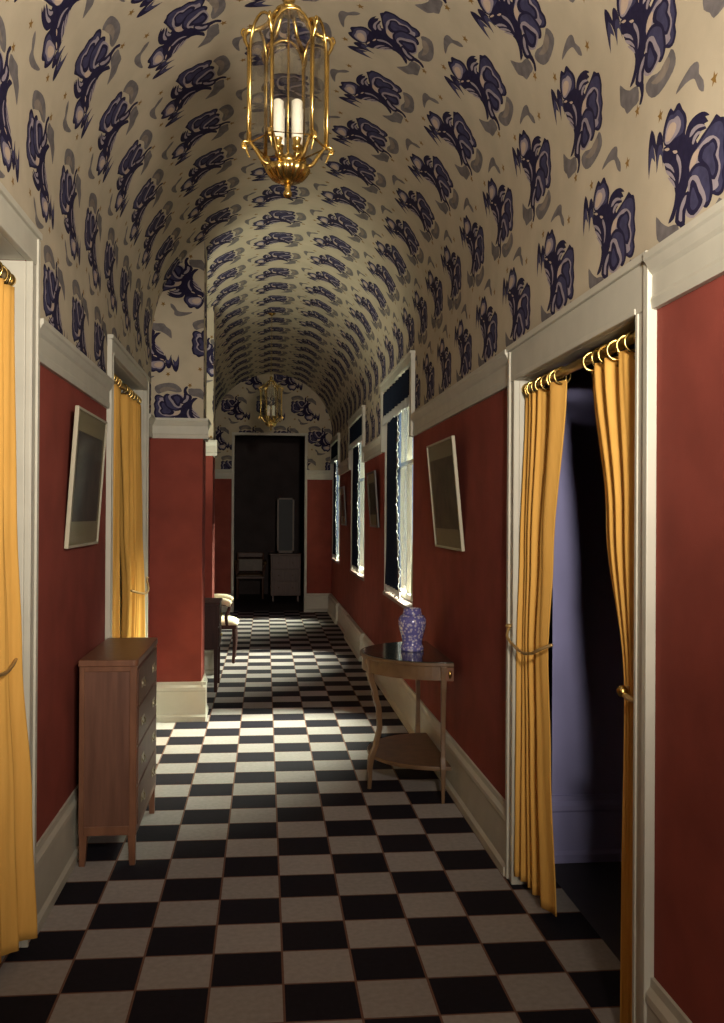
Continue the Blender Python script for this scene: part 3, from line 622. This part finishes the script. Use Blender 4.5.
def holdback(origin, path, rad, label, knob=None):
    root = empty('curtain_holdback', origin, label, 'curtain holdback')
    o = Vector(origin)
    MB().tube([Vector(p) - o for p in path], rad, 10).build('arm', BRASSH, root, smooth=True)
    mb = MB().lathe([(0, 0), (.016, 0), (.018, .006), (.010, .012), (0, .014)], n=16)
    k = mb.build('rosette', BRASSH, root, smooth=True); k.location = Vector(path[0]) - o
    if knob is not None:
        q = MB().lathe([(0, -.018), (.010, -.014), (.016, -.004), (.016, .006), (.008, .016), (0, .018)], n=16).build('knob', BRASS, root, smooth=True); q.location = Vector(knob) - o
    return root
def smooth_path(p, n=6):
    p = [Vector(q) for q in p]; out = []
    for i in range(len(p)-1):
        a, b, c, d = p[max(i-1, 0)], p[i], p[i+1], p[min(i+2, len(p)-1)]
        for j in range(n):
            t = j/n; out.append(0.5*((2*b) + (c-a)*t + (2*a-5*b+4*c-d)*t*t + (3*b-a-3*c+d)*t**3))
    out.append(p[-1]); return out
holdback((1.0, 3.86, 1.04), smooth_path([(1.002, 3.87, 1.045), (.985, 3.84, 1.01), (.990, 3.76, .985), (.995, 3.64, .972), (1.000, 3.53, .985), (1.012, 3.46, 1.01), (1.05, 3.43, 1.03)]), .006,
         'thin brass holdback round the far yellow curtain of the right doorway')
holdback((1.01, 2.62, 1.0), smooth_path([(1.040, 2.548, .985), (1.020, 2.575, .992), (1.015, 2.62, .995), (1.020, 2.655, 1.0), (1.05, 2.68, 1.01)]), .008,
         'brass holdback with a knob at the near yellow curtain of the right doorway', (1.012, 2.640, 1.005))
LX = -0.885
rod('rod', LX, LD1[0], LD1[1], 2.305, 'dull brass curtain rod in the leftmost doorway')
door_curtain((LX, 3.1, 0), LX, [(2.26, 2.90, 3.345, .02), (1.5, 2.96, 3.35, .025), (1.02, 3.02, 3.36, .035), (.5, 2.97, 3.38, .06), (.01, 2.95, 3.39, .078)], 4.5, .022, 5, 2.26, .06, 1,
             'orange yellow curtain at the left edge of the picture', [2.93, 3.0, 3.08, 3.15, 3.22, 3.28, 3.335], 2.305, LX, 'yellow door curtains')
holdback((-.80, 3.42, 1.08), smooth_path([(-.852, 3.418, 1.07), (-.832, 3.385, 1.045), (-.832, 3.34, 1.01), (-.832, 3.24, .985), (-.835, 3.12, .99), (-.86, 3.0, 1.01)]), .006,
         'brass holdback round the orange yellow curtain at the left edge')
LX2 = -0.865
rod('rod', LX2, LD2[0], LD2[1], 2.272, 'dull brass curtain rod in the doorway behind the chest')
door_curtain((LX2, 5.4, 0), LX2, [(2.225, 5.26, 5.70, .01), (1.4, 5.26, 5.66, .01), (1.0, 5.26, 5.62, .015), (.01, 5.26, 5.62, .02)], 4.5, .020, 11, 2.225, .012, 1,
             'yellow curtain on the near side of the doorway behind the chest', [5.28, 5.36, 5.44, 5.52, 5.60, 5.67], 2.272, LX2, 'yellow door curtains')
door_curtain((LX2, 6.2, 0), LX2, [(2.225, 5.92, 6.60, .02), (1.4, 6.04, 6.62, .025), (1.0, 6.16, 6.62, .035), (.5, 6.08, 6.62, .04), (.01, 6.03, 6.62, .04)], 5, .026, 13, 2.225, .012, 1,
             'yellow curtain tied back on the far side of the doorway behind the chest', [5.95, 6.06, 6.16, 6.27, 6.39, 6.51, 6.58], 2.272, LX2, 'yellow door curtains')
holdback((-.80, 6.68, 1.06), smooth_path([(-.808, 6.69, 1.06), (-.785, 6.62, 1.01), (-.772, 6.50, .99), (-.772, 6.35, .985), (-.79, 6.20, 1.0), (-.83, 6.12, 1.02)]), .007,
         'brass holdback on the curtain of the doorway behind the chest')

# ------------------------------------------------------------------ window curtains
ORD = ['nearest', 'middle', 'farthest']
def window_set(i, a, b):
    nm = ORD[i]; x = 1.052; n = b - a; rnd = random.Random(40+i)
    o = Vector((x, b - .4, 0)); inv = Matrix.Translation(-o)
    root = empty('window_curtain', o, 'dark blue curtain with white fringe at the %s window' % nm, 'curtain', 'blue window curtains')
    lev = [(2.50, a + .50*n, b - .02, 0), (1.6, a + .53*n, b - .02, .004), (.90, a + .47*n, b - .02, .004)]
    f = curtain_fn(x, lev, 5, .012, 20+i, 2.50, .90, -1)
    mb = MB().grid(f, 60, 40); bmesh.ops.transform(mb.bm, matrix=inv, verts=mb.bm.verts[:])
    mb.build('cloth', BLUE, root, smooth=True, solid=.004)
    def edge(u, v):
        p = Vector(f(0, v)); w = .042*(1 + .18*math.sin(v*150 + i) + .18*math.sin(v*263))
        return (p.x - .010 - .006*math.sin(v*190)*u - .006*math.sin(v*47 + i)*u, p.y + .012 - w*u, p.z)
    mb = MB().grid(edge, 4, 160); bmesh.ops.transform(mb.bm, matrix=inv, verts=mb.bm.verts[:])
    mb.build('fringe', FRINGE, root, smooth=True, solid=.005)
    def hem(u, v):
        p = Vector(f(u, 1)); return (p.x - .003 - .006*math.sin(u*150)*v, p.y, p.z + .008 - (.048 + .010*math.sin(u*97) + .006*math.sin(u*211))*v)
    mb = MB().grid(hem, 140, 3); bmesh.ops.transform(mb.bm, matrix=inv, verts=mb.bm.verts[:])
    mb.build('hem_fringe', FRINGE, root, smooth=True, solid=.005)
    # valance
    o2 = Vector((1.012, (a+b)/2, 2.3)); inv2 = Matrix.Translation(-o2)
    r2 = empty('window_valance', o2, 'dark blue valance with a white fringe across the %s window' % nm, 'valance', 'blue window valances')
    fv = lambda u, v: (1.012 - .007*math.sin(u*2*PI*9 + i), lerp(a + .015, b - .015, u), lerp(2.55, 2.34, v))
    mb = MB().grid(fv, 110, 8); bmesh.ops.transform(mb.bm, matrix=inv2, verts=mb.bm.verts[:]); mb.build('cloth', BLUE, r2, smooth=True, solid=.004)
    def fh(u, v):
        p = Vector(fv(u, 1)); return (p.x - .003 - .005*v*(1 + math.sin(u*110)), p.y, p.z + .008 - (.068 + .012*math.sin(u*57) + .008*math.sin(u*131))*v)
    mb = MB().grid(fh, 180, 4); bmesh.ops.transform(mb.bm, matrix=inv2, verts=mb.bm.verts[:]); mb.build('fringe', FRINGE, r2, smooth=True, solid=.005)
    # sheer at the near side
    o3 = Vector((1.085, a + .2, 0)); inv3 = Matrix.Translation(-o3)
    r3 = empty('sheer_curtain', o3, 'thin white inner curtain at the near side of the %s window' % nm, 'curtain', 'white inner curtains')
    fs = curtain_fn(1.085, [(2.5, a + .02, a + .18, 0), (1.6, a + .02, a + .30, 0), (.87, a + .02, a + .42, 0)], 5, .010, 60+i, 2.5, .862, -1)
    mb = MB().grid(fs, 70, 24); bmesh.ops.transform(mb.bm, matrix=inv3, verts=mb.bm.verts[:]); mb.build('cloth', SHEER, r3, smooth=True, solid=.002)
for i, (a, b) in enumerate(WINS): window_set(i, a, b)

# ------------------------------------------------------------------ framed pictures
def picture(side, x, yc, z, w, h, tilt, fm, pm, label, fw=.012, mount=.10):
    s = side
    root = empty('framed_picture', (x, yc, z), label, 'picture', 'framed prints on the corridor walls')
    root.rotation_euler = (0, s*tilt, 0)
    def X(a, b): return (min(s*a, s*b), max(s*a, s*b))
    mb = MB(); a, b = X(.002, .020)
    mb.box(a, b, -w/2, -w/2 + fw, 0, h).box(a, b, w/2 - fw, w/2, 0, h).box(a, b, -w/2 + fw, w/2 - fw, 0, fw).box(a, b, -w/2 + fw, w/2 - fw, h - fw, h)
    mb.build('frame', fm, root, bevel=.003)
    a, b = X(.004, .012); MB().box(a, b, -w/2 + fw - .002, w/2 - fw + .002, fw - .002, h - fw + .002).build('mount', MATB, root)
    a, b = X(.0122, .0136); mx = mount
    MB().box(a, b, -w/2 + fw + mx*.55, w/2 - fw - mx*.55, fw + mx*1.0, h - fw - mx*.85).build('print', pm, root)
    a, b = X(.016, .018); MB().box(a, b, -w/2 + fw, w/2 - fw, fw, h - fw).build('glass', PGLASS, root)
    return root
picture(-1, XR - .002, 5.26, 1.318, .78, .60, .095, FRAMEW, PRINT2, 'pale framed print tilted forward on the right wall near the table')
picture(-1, XR - .002, 8.92, 1.39, .66, .52, .07, FRAMED, PRINT, 'dark framed print on the right wall between the nearest and middle windows', .02)
picture(-1, XR - .002, 12.42, 1.37, .66, .50, .06, FRAMED, PRINTR, 'brown framed print far along the right wall between middle and farthest windows', .02)
picture(1, XL + .002, 4.425, 1.355, .72, .595, .07, FRAMEW, PRINT, 'white framed dark print on the left wall above the chest')

# ------------------------------------------------------------------ chest of drawers
def chest():
    r = empty('chest_of_drawers', (-.655, 4.55, 0), 'slender brown wooden chest of drawers against the left wall', 'chest of drawers')
    x0, x1, y0, y1, z0, z1 = -.125, .115, -.375, .375, .135, .85
    mb = MB().box(x0 + .006, x1 - .006, y0 + .006, y1 - .006, z0, z1)
    mb.build('carcass', WOOD, r)
    mb = MB()
    for yy in (y0, y1 - .006):
        mb.box(x0, x0 + .022, yy, yy + .006, z0 - .004, z1).box(x1 - .030, x1, yy, yy + .006, z0 - .004, z1)
        mb.box(x0 + .022, x1 - .030, yy, yy + .006, z1 - .022, z1).box(x0 + .022, x1 - .030, yy, yy + .006, z0 - .004, z0 + .035)
    mb.box(x1 - .008, x1, y0 + .007, y0 + .027, z0 - .004, z1).box(x1 - .008, x1, y1 - .027, y1 - .007, z0 - .004, z1).box(x1 - .008, x1, y0 + .027, y1 - .027, z0 - .004, z0 + .025)
    mb.build('frame_edging', WOODE, r, bevel=.002)
    pts = []
    for cx, cy, a0 in ((x1 + .006, y0 - .006, -90), (x1 + .006, y1 + .006, 0), (x0 - .004, y1 + .006, 90), (x0 - .004, y0 - .006, 180)):
        rr = .022 if cx > 0 else .004
        ox, oy = cx - rr*(1 if cx > 0 else -1), cy - rr*(1 if cy > 0 else -1)
        for k in range(7):
            t = math.radians(a0 + 15*k); pts.append((ox + rr*math.cos(t), oy + rr*math.sin(t)))
    MB().prism(pts, 'z', z1, z1 + .028).build('top', WOODE, r, bevel=.004)
    n = 4; zz = z0 + .03; hh = (z1 - .012 - zz)/n
    for k in range(n):
        a, b = zz + hh*k + .004, zz + hh*(k+1) - .004
        d = MB().box(x1 - .012, x1 + .004, y0 + .03, y1 - .03, a, b).build('drawer', WOOD, r, bevel=.003)
        for yy in (-.2, .2):
            zc = (a+b)/2
            mb = MB().box(x1 + .004, x1 + .006, yy - .045, yy + .045, zc - .018, zc + .018)
            mb.tube(smooth_path([(x1 + .006, yy - .035, zc + .006), (x1 + .012, yy - .033, zc - .006), (x1 + .014, yy, zc - .014), (x1 + .012, yy + .033, zc - .006), (x1 + .006, yy + .035, zc + .006)], 4), .003, 8)
            mb.build('handle', CHROME, d, smooth=False)
    for xx in (x0 + .002, x1 - .036):
        for yy in (y0 + .002, y1 - .036):
            w = .034; t = .008
            ex = xx + (0 if xx < 0 else t*1.0); ey = yy + t/2
            MB().hexa([(ex, ey, 0), (ex + w - t*1.2, ey, 0), (ex + w - t*1.2, ey + w - t, 0), (ex, ey + w - t, 0)], [(xx, yy, z0), (xx + w, yy, z0), (xx + w, yy + w, z0), (xx, yy + w, z0)]).build('leg', WOODE, r, bevel=.002)
chest()

# ------------------------------------------------------------------ half round table with vase
def demilune():
    cx, cy = .984, 5.375; R = .448; zt = .735
    r = empty('half_round_table', (cx, cy, 0), 'half round wooden table with dark green top against the right wall', 'table')
    def arc(rad, n=36, back=0.0): return [(-rad*math.sin(PI*k/n) + 0, rad*math.cos(PI*k/n)) for k in range(n+1)]
    def D(rad): return [(x, y) for x, y in arc(rad)]
    MB().prism(D(R), 'z', zt - .022, zt - .003).build('top', WOODT, r, bevel=.004)
    MB().prism([(x - .0, y) for x, y in D(R - .016)], 'z', zt - .0035, zt).build('green_top', GREENTOP, r)
    a = arc(R - .012); b = arc(R - .034)
    mb = MB()
    mb.prism(a + b[::-1], 'z', zt - .095, zt - .020); mb.box(-.020, 0, -R + .03, R - .03, zt - .095, zt - .02)
    mb.build('apron', WOODT, r)
    MB().prism(D(R - .045), 'z', .160, .182).build('shelf', WOODT, r, bevel=.004)
    for ang in (4, 72, 176):                     # degrees from the near end round the bow
        t = math.radians(ang); dx, dy = -math.sin(t), -math.cos(t)
        prof = [(zt - .02, .432, .040), (.62, .424, .034), (.52, .396, .030), (.42, .372, .028), (.33, .368, .027), (.25, .386, .028), (.18, .414, .034), (.13, .425, .028), (.06, .424, .022), (0, .428, .019)]
        if ang in (4, 176): prof = [(z, .432 + (.25*(q - .432)), w) for z, q, w in prof]
        zs = [p[0] for p in prof]; tab = sorted((z, q, w) for z, q, w in prof)
        mb = MB(); rings = []
        off = (-.022 if ang in (4, 176) else 0)
        for k in range(25):
            z = lerp(zt - .02, 0, k/24); q, w = interp(tab, z)
            c = Vector((dx*q + off, dy*q, z)); u = Vector((dx, dy, 0))*w/2; s = Vector((-dy, dx, 0))*w/2*.85
            rings.append([mb.bm.verts.new(c + p) for p in (u + s, u - s, -u - s, -u + s)])
        for A, B in zip(rings, rings[1:]):
            for k in range(4): mb.bm.faces.new((A[k], A[(k+1) % 4], B[(k+1) % 4], B[k]))
        mb.bm.faces.new(rings[0]); mb.bm.faces.new(rings[-1][::-1])
        lg = mb.build('leg', WOODT, r, bevel=.003)
        if ang == 4:
            bl = MB().box(-.045, -.002, -R - .002, -R + .020, zt - .095, zt - .024).build('corner_block', WOODE, r, bevel=.002)
            e = MB().lathe([(0, -.022), (.006, -.018), (.010, 0), (.006, .018), (0, .022)], n=12).build('oval_boss', BRASS, bl, smooth=True); e.location = (-.022, -R - .002, zt - .06)
    return cx, cy, zt
demilune()
def porcelain():
    m = bpy.data.materials.new('blue_white_porcelain'); m.use_nodes = True; nt = m.node_tree; N = nt.nodes; L = nt.links; b = N['Principled BSDF']
    tc = N.new('ShaderNodeTexCoord'); v = N.new('ShaderNodeTexVoronoi'); v.inputs['Scale'].default_value = 60; v.feature = 'F1'
    nz = N.new('ShaderNodeTexNoise'); nz.inputs['Scale'].default_value = 38; nz.inputs['Detail'].default_value = 4
    L.new(tc.outputs['Object'], v.inputs['Vector']); L.new(tc.outputs['Object'], nz.inputs['Vector'])
    ad = N.new('ShaderNodeMath'); ad.operation = 'ADD'; L.new(v.outputs['Distance'], ad.inputs[0]); L.new(nz.outputs['Fac'], ad.inputs[1])
    rp = N.new('ShaderNodeValToRGB'); cr = rp.color_ramp
    cr.elements[0].position = .72; cr.elements[0].color = (.52, .48, .55, 1); cr.elements[1].position = 1.14; cr.elements[1].color = (.13, .12, .33, 1)
    e = cr.elements.new(.92); e.color = (.33, .29, .46, 1)
    L.new(ad.outputs[0], rp.inputs[0]); L.new(rp.outputs[0], b.inputs['Base Color'])
    b.inputs['Roughness'].default_value = .16
    return m
r = empty('porcelain_vase', (.835, 5.40, .735), 'blue and white porcelain vase standing on the half round table', 'vase')
PM = porcelain()
MB().lathe([(.062, 0), (.066, .006), (.065, .022), (.058, .034), (.056, .050), (.062, .080), (.073, .120), (.080, .155), (.079, .180), (.068, .198), (.052, .206), (.046, .210)], n=40).build('body', PM, r, smooth=True)
MB().lathe([(.0, .204), (.054, .205), (.056, .210), (.052, .218), (.050, .236), (.044, .240), (.040, .236), (.040, .214), (.0, .212)], n=40).build('neck', PM, r, smooth=True)

# ------------------------------------------------------------------ lanterns
def lantern(loc, label, s=.726):
    r = empty('hanging_lantern', loc, label, 'lantern', 'glass and brass hanging lanterns')
    Z = lambda px: (195 - px)*.00395
    r.scale = (s, s, s)
    n = 6; R0 = .150; A = [math.radians(60*k + 5) for k in range(n)]
    zb, zs, zt = Z(146), Z(52), Z(14)
    P = lambda a, q, z: (q*math.cos(a), q*math.sin(a), z)
    # glass panes with arched heads
    for k in range(n):
        a0, a1 = A[k], A[(k+1) % n] + (2*PI if k == n-1 else 0)
        p0, p1 = Vector(P(a0, R0, 0)), Vector(P(a1, R0, 0))
        mb = MB(); out = [(0, zb), (1, zb), (1, zs)] + [(.5 + .5*math.cos(t*PI/10), zs + (zt - zs)*.72*math.sin(t*PI/10)) for t in range(1, 10)] + [(0, zs)]
        nrm = ((p0 + p1)/2).normalized()*.0015
        F = [mb.bm.verts.new(p0.lerp(p1, u) + Vector((0, 0, z)) + nrm) for u, z in out]; B = [mb.bm.verts.new(p0.lerp(p1, u) + Vector((0, 0, z)) - nrm) for u, z in out]
        mb.bm.faces.new(F); mb.bm.faces.new(B[::-1])
        for i in range(len(out)): mb.bm.faces.new((F[i], B[i], B[(i+1) % len(out)], F[(i+1) % len(out)]))
        mb.build('glass_pane', LGLASS, r)
        mb = MB().tube([p0.lerp(p1, u) + Vector((0, 0, z)) for u, z in out], .0062, 8, closed=True)
        mb.build('pane_frame', BRASS, r, smooth=True)
    for a in A:
        MB().tube([P(a, R0 + .006, z) for z in (zb - .005, (zb+zs)/2, zs + .01)], [.0065, .006, .0075], 8).build('post', BRASS, r, smooth=True)
        mb = MB()
        # dome scroll from post to hub
        mb.tube(smooth_path([P(a, R0 + .006, zs), P(a, R0 + .022, zs + .035), P(a, R0 + .012, zs + .065), P(a, R0 - .025, zs + .075), P(a, .085, zs + .100), P(a, .050, zt + .005), P(a, .020, zt + .02)], 6), [.006 + .004*math.sin(PI*i/36) for i in range(37)], 8)
        mb.tube(smooth_path([P(a, R0 + .022, zs + .035), P(a, R0 + .034, zs + .055), P(a, R0 + .026, zs + .072), P(a, R0 + .016, zs + .060)], 5), .0045, 8)
        mb.build('dome_scroll', BRASS, r, smooth=True)
        mb = MB()
        # foot scroll from bowl to post
        zc = Z(166)
        mb.tube(smooth_path([P(a, .060, zc), P(a, .095, zc + .010), P(a, .120, zc + .045), P(a, .145, zb - .002), P(a, .172, zb + .004), P(a, .178, zb - .018), P(a, .164, zb - .022)], 6), [.009 - .004*i/36 for i in range(37)], 8)
        mb.tube(smooth_path([P(a, .172, zb), P(a, .160, zb - .035), P(a, .150, zb - .058)], 6), [.007 - .004*i/12 for i in range(13)], 8)
        mb.build('foot_scroll', BRASS, r, smooth=True)
    MB().lathe([(0, Z(164)), (.040, Z(164)), (.080, Z(167)), (.086, Z(170)), (.080, Z(174)), (.060, Z(180)), (.034, Z(183)), (.012, Z(184)), (0, Z(184))], n=72, flute=18, famp=.05).build('bowl', BRASS, r, smooth=True)
    MB().lathe([(0, Z(184)), (.010, Z(184)), (.014, Z(186)), (.011, Z(190)), (.018, Z(193)), (.017, Z(196)), (.008, Z(198)), (0, Z(198))], n=20).build('finial', BRASS, r, smooth=True)
    MB().tube([(0, 0, Z(164)), (0, 0, zt + .01)], .005, 8).build('stem', BRASS, r, smooth=True)
    MB().lathe([(0, Z(164)), (.045, Z(163)), (.030, Z(158)), (.012, Z(154)), (0, Z(152))], n=24).build('rosette', BRASS, r, smooth=True)
    MB().lathe([(0, zt + .005), (.045, zt + .004), (.052, zt + .014), (.030, zt + .028), (.018, zt + .036), (.026, zt + .052), (.022, zt + .075), (.010, zt + .085), (0, zt + .086)], n=28).build('hub', BRASS, r, smooth=True)
    for k in range(4):
        a = math.radians(40 + 90*k); q = .052; c = (q*math.cos(a), q*math.sin(a), 0)
        h = MB().tube(smooth_path([(0, 0, Z(162)), (c[0]*.6, c[1]*.6, Z(163)), (c[0], c[1], Z(158)), (c[0], c[1], Z(152))], 5), .005, 8)
        h.lathe([(.0, Z(154)), (.016, Z(153)), (.018, Z(150)), (.014, Z(148)), (.017, Z(143)), (.019, Z(142)), (0, Z(142))], c=c, n=16)
        cb = h.build('candle_arm', BRASS, r, smooth=True)
        MB().lathe([(0, Z(142)), (.020, Z(142)), (.022, Z(106)), (.012, Z(104)), (0, Z(103))], c=c, n=16).build('candle', WAX, cb, smooth=True)
    # chain up to the ceiling rose
    mb = MB(); z = zt + .080; top = (3.662 - loc[2])/s; i = 0
    while z < top:
        L_, w = .040, .012
        pts = [((w*math.cos(t*PI/6) if i % 2 else 0), (0 if i % 2 else w*math.cos(t*PI/6)), z + L_/2 + L_/2*math.sin(t*PI/6)) for t in range(12)]
        mb.tube(pts, .0028, 5, closed=True); z += L_ - .006; i += 1
    mb.build('chain', BRASSD, r, smooth=True)
    tz = (3.676 - loc[2])/s
    MB().lathe([(0, tz), (.060, tz), (.062, tz - .008), (.045, tz - .020), (.022, tz - .034), (.010, tz - .045), (0, tz - .046)], n=28).build('ceiling_rose', BRASS, r, smooth=True)
    return r
lan = lantern((0.058, 2.75, 2.415), 'large glass and brass lantern hanging nearest under the vault')
l2 = copy_tree(lan); l2.location = (0.056, 10.4, 2.415); l2['label'] = 'small distant glass lantern hanging in front of the end doorway'

# ------------------------------------------------------------------ furniture in the alcove
def cabinet():
    r = empty('small_cabinet', (-.58, 8.42, 0), 'dark wooden cabinet on thin legs behind the first red pier', 'cabinet')
    x0, x1, y0, y1 = -.225, .205, -.25, .25
    MB().box(x0, x1, y0, y1, .735, .757).build('top', WOODD, r, bevel=.004)
    MB().box(x0 + .012, x1 - .014, y0 + .012, y1 - .012, .36, .735).build('body', WOODD, r, bevel=.003)
    for k in range(2):
        z = .375 + .18*k
        d = MB().box(x1 - .016, x1 - .006, y0 + .03, y1 - .03, z, z + .165).build('drawer', WOODD, r, bevel=.002)
        MB().lathe([(0, -.012), (.010, -.008), (.012, 0), (.010, .008), (0, .012)], c=(x1 + .002, 0, z + .085), n=12).build('knob', BRASSD, d, smooth=True)
    for xx in (x0 + .012, x1 - .050):
        for yy in (y0 + .012, y1 - .050):
            w, t = .036, .010
            MB().hexa([(xx + t/2, yy + t/2, 0), (xx + w - t/2, yy + t/2, 0), (xx + w - t/2, yy + w - t/2, 0), (xx + t/2, yy + w - t/2, 0)], [(xx, yy, .36), (xx + w, yy, .36), (xx + w, yy + w, .36), (xx, yy + w, .36)]).build('leg', WOODD, r)
cabinet()
def armchair(loc, rz, label, fab, wood, name='armchair'):
    """faces +x at rz 0"""
    r = empty(name, loc, label, 'chair', None, rz)
    w, d = .25, .21
    mb = MB().box(-d, d, -w, w, .36, .40); mb.build('seat_rail', wood, r, bevel=.006)
    f = lambda u, v: (lerp(-d + .01, d + .015, u), lerp(-w + .01, w - .01, v), .405 + .055*(1 - (2*u-1)**6)*(1 - (2*v-1)**6)**.7)
    mb = MB().grid(f, 16, 16); mb.build('seat_cushion', fab, r, smooth=True, solid=.012)
    for s in (-1, 1):
        MB().tube(smooth_path([(d - .025, s*(w - .025), .37), (d - .018, s*(w - .025), .20), (d - .030, s*(w - .025), .03), (d - .022, s*(w - .025), 0)], 5), [.024 - .010*i/15 for i in range(16)], 10).build('leg', wood, r, smooth=True)
        MB().tube(smooth_path([(-d + .02, s*(w - .025), .38), (-d + .01, s*(w - .025), .2), (-d - .05, s*(w - .025), 0)], 6), [.022 - .006*i/12 for i in range(13)], 10).build('leg', wood, r, smooth=True)
        MB().tube(smooth_path([(-d + .02, s*(w - .025), .38), (-d, s*(w - .02), .60), (-d - .05, s*(w - .02), .80)], 6), .018, 10).build('back_post', wood, r, smooth=True)
        arm = MB().tube(smooth_path([(-d - .005, s*(w - .01), .64), (-.02, s*(w + .01), .635), (.10, s*(w + .015), .62), (.135, s*(w + .01), .585), (.10, s*(w), .50), (.11, s*(w - .02), .39)], 6), .018, 10).build('arm', wood, r, smooth=True)
        MB().tube(smooth_path([(-.10, s*(w + .005), .655), (0, s*(w + .012), .660), (.10, s*(w + .015), .645), (.145, s*(w + .012), .615)], 6), [.014, .02, .026, .030, .033, .034, .034, .035, .035, .036, .036, .036, .036, .036, .036, .036, .034, .030, .022], 12).build('arm_pad', fab, arm, smooth=True)
    MB().box(-d - .065, -d - .030, -w + .02, w - .02, .72, .815).build('top_rail', wood, r, bevel=.012)
    MB().box(-d - .030, -d - .004, -w + .03, w - .03, .47, .70).build('back_pad', fab, r, bevel=.01)
    return r
ac = armchair((-.475, 9.98, 0), 0, 'dark wooden armchair with cream seat and arm pads beyond the cabinet', CREAMFAB, WOODD)
ac.scale = (.92, .92, .96)

# ------------------------------------------------------------------ dim furniture beyond the end doorway
def dresser():
    r = empty('dresser', (.36, 16.9, 0), 'dim dresser with a narrow mirror inside the dark end doorway', 'dresser')
    MB().box(-.26, .26, -.22, .22, .10, .80).build('body', WOOD, r, bevel=.005)
    MB().box(-.28, .28, -.24, .24, .80, .83).build('top', WOOD, r, bevel=.005)
    for k in range(3):
        d = MB().box(-.23, .23, -.232, -.22, .14 + .215*k, .34 + .215*k).build('drawer', WOOD, r, bevel=.003)
        for s in (-.12, .12): MB().lathe([(0, -.012), (.012, 0), (0, .012)], c=(s, -.240, .24 + .215*k), n=10).build('knob', BRASS, d)
    for sx in (-.23, .20):
        for sy in (-.19, .16): MB().box(sx, sx + .03, sy, sy + .03, 0, .10).build('foot', WOOD, r)
    fr = MB().box(-.15, -.12, .08, .11, .83, 1.80).box(.12, .15, .08, .11, .83, 1.80).box(-.15, .15, .08, .11, 1.77, 1.80).box(-.15, .15, .08, .11, .83, .87).build('mirror_frame', WOODT, r)
    MB().box(-.12, .12, .09, .10, .87, 1.77).build('mirror', mat('dim_mirror', (.012, .011, .011, 1), .5), fr)
dresser()
armchair((-.26, 17.4, 0), -PI/2, 'dim wooden armchair inside the dark end doorway', WOODT, WOOD)
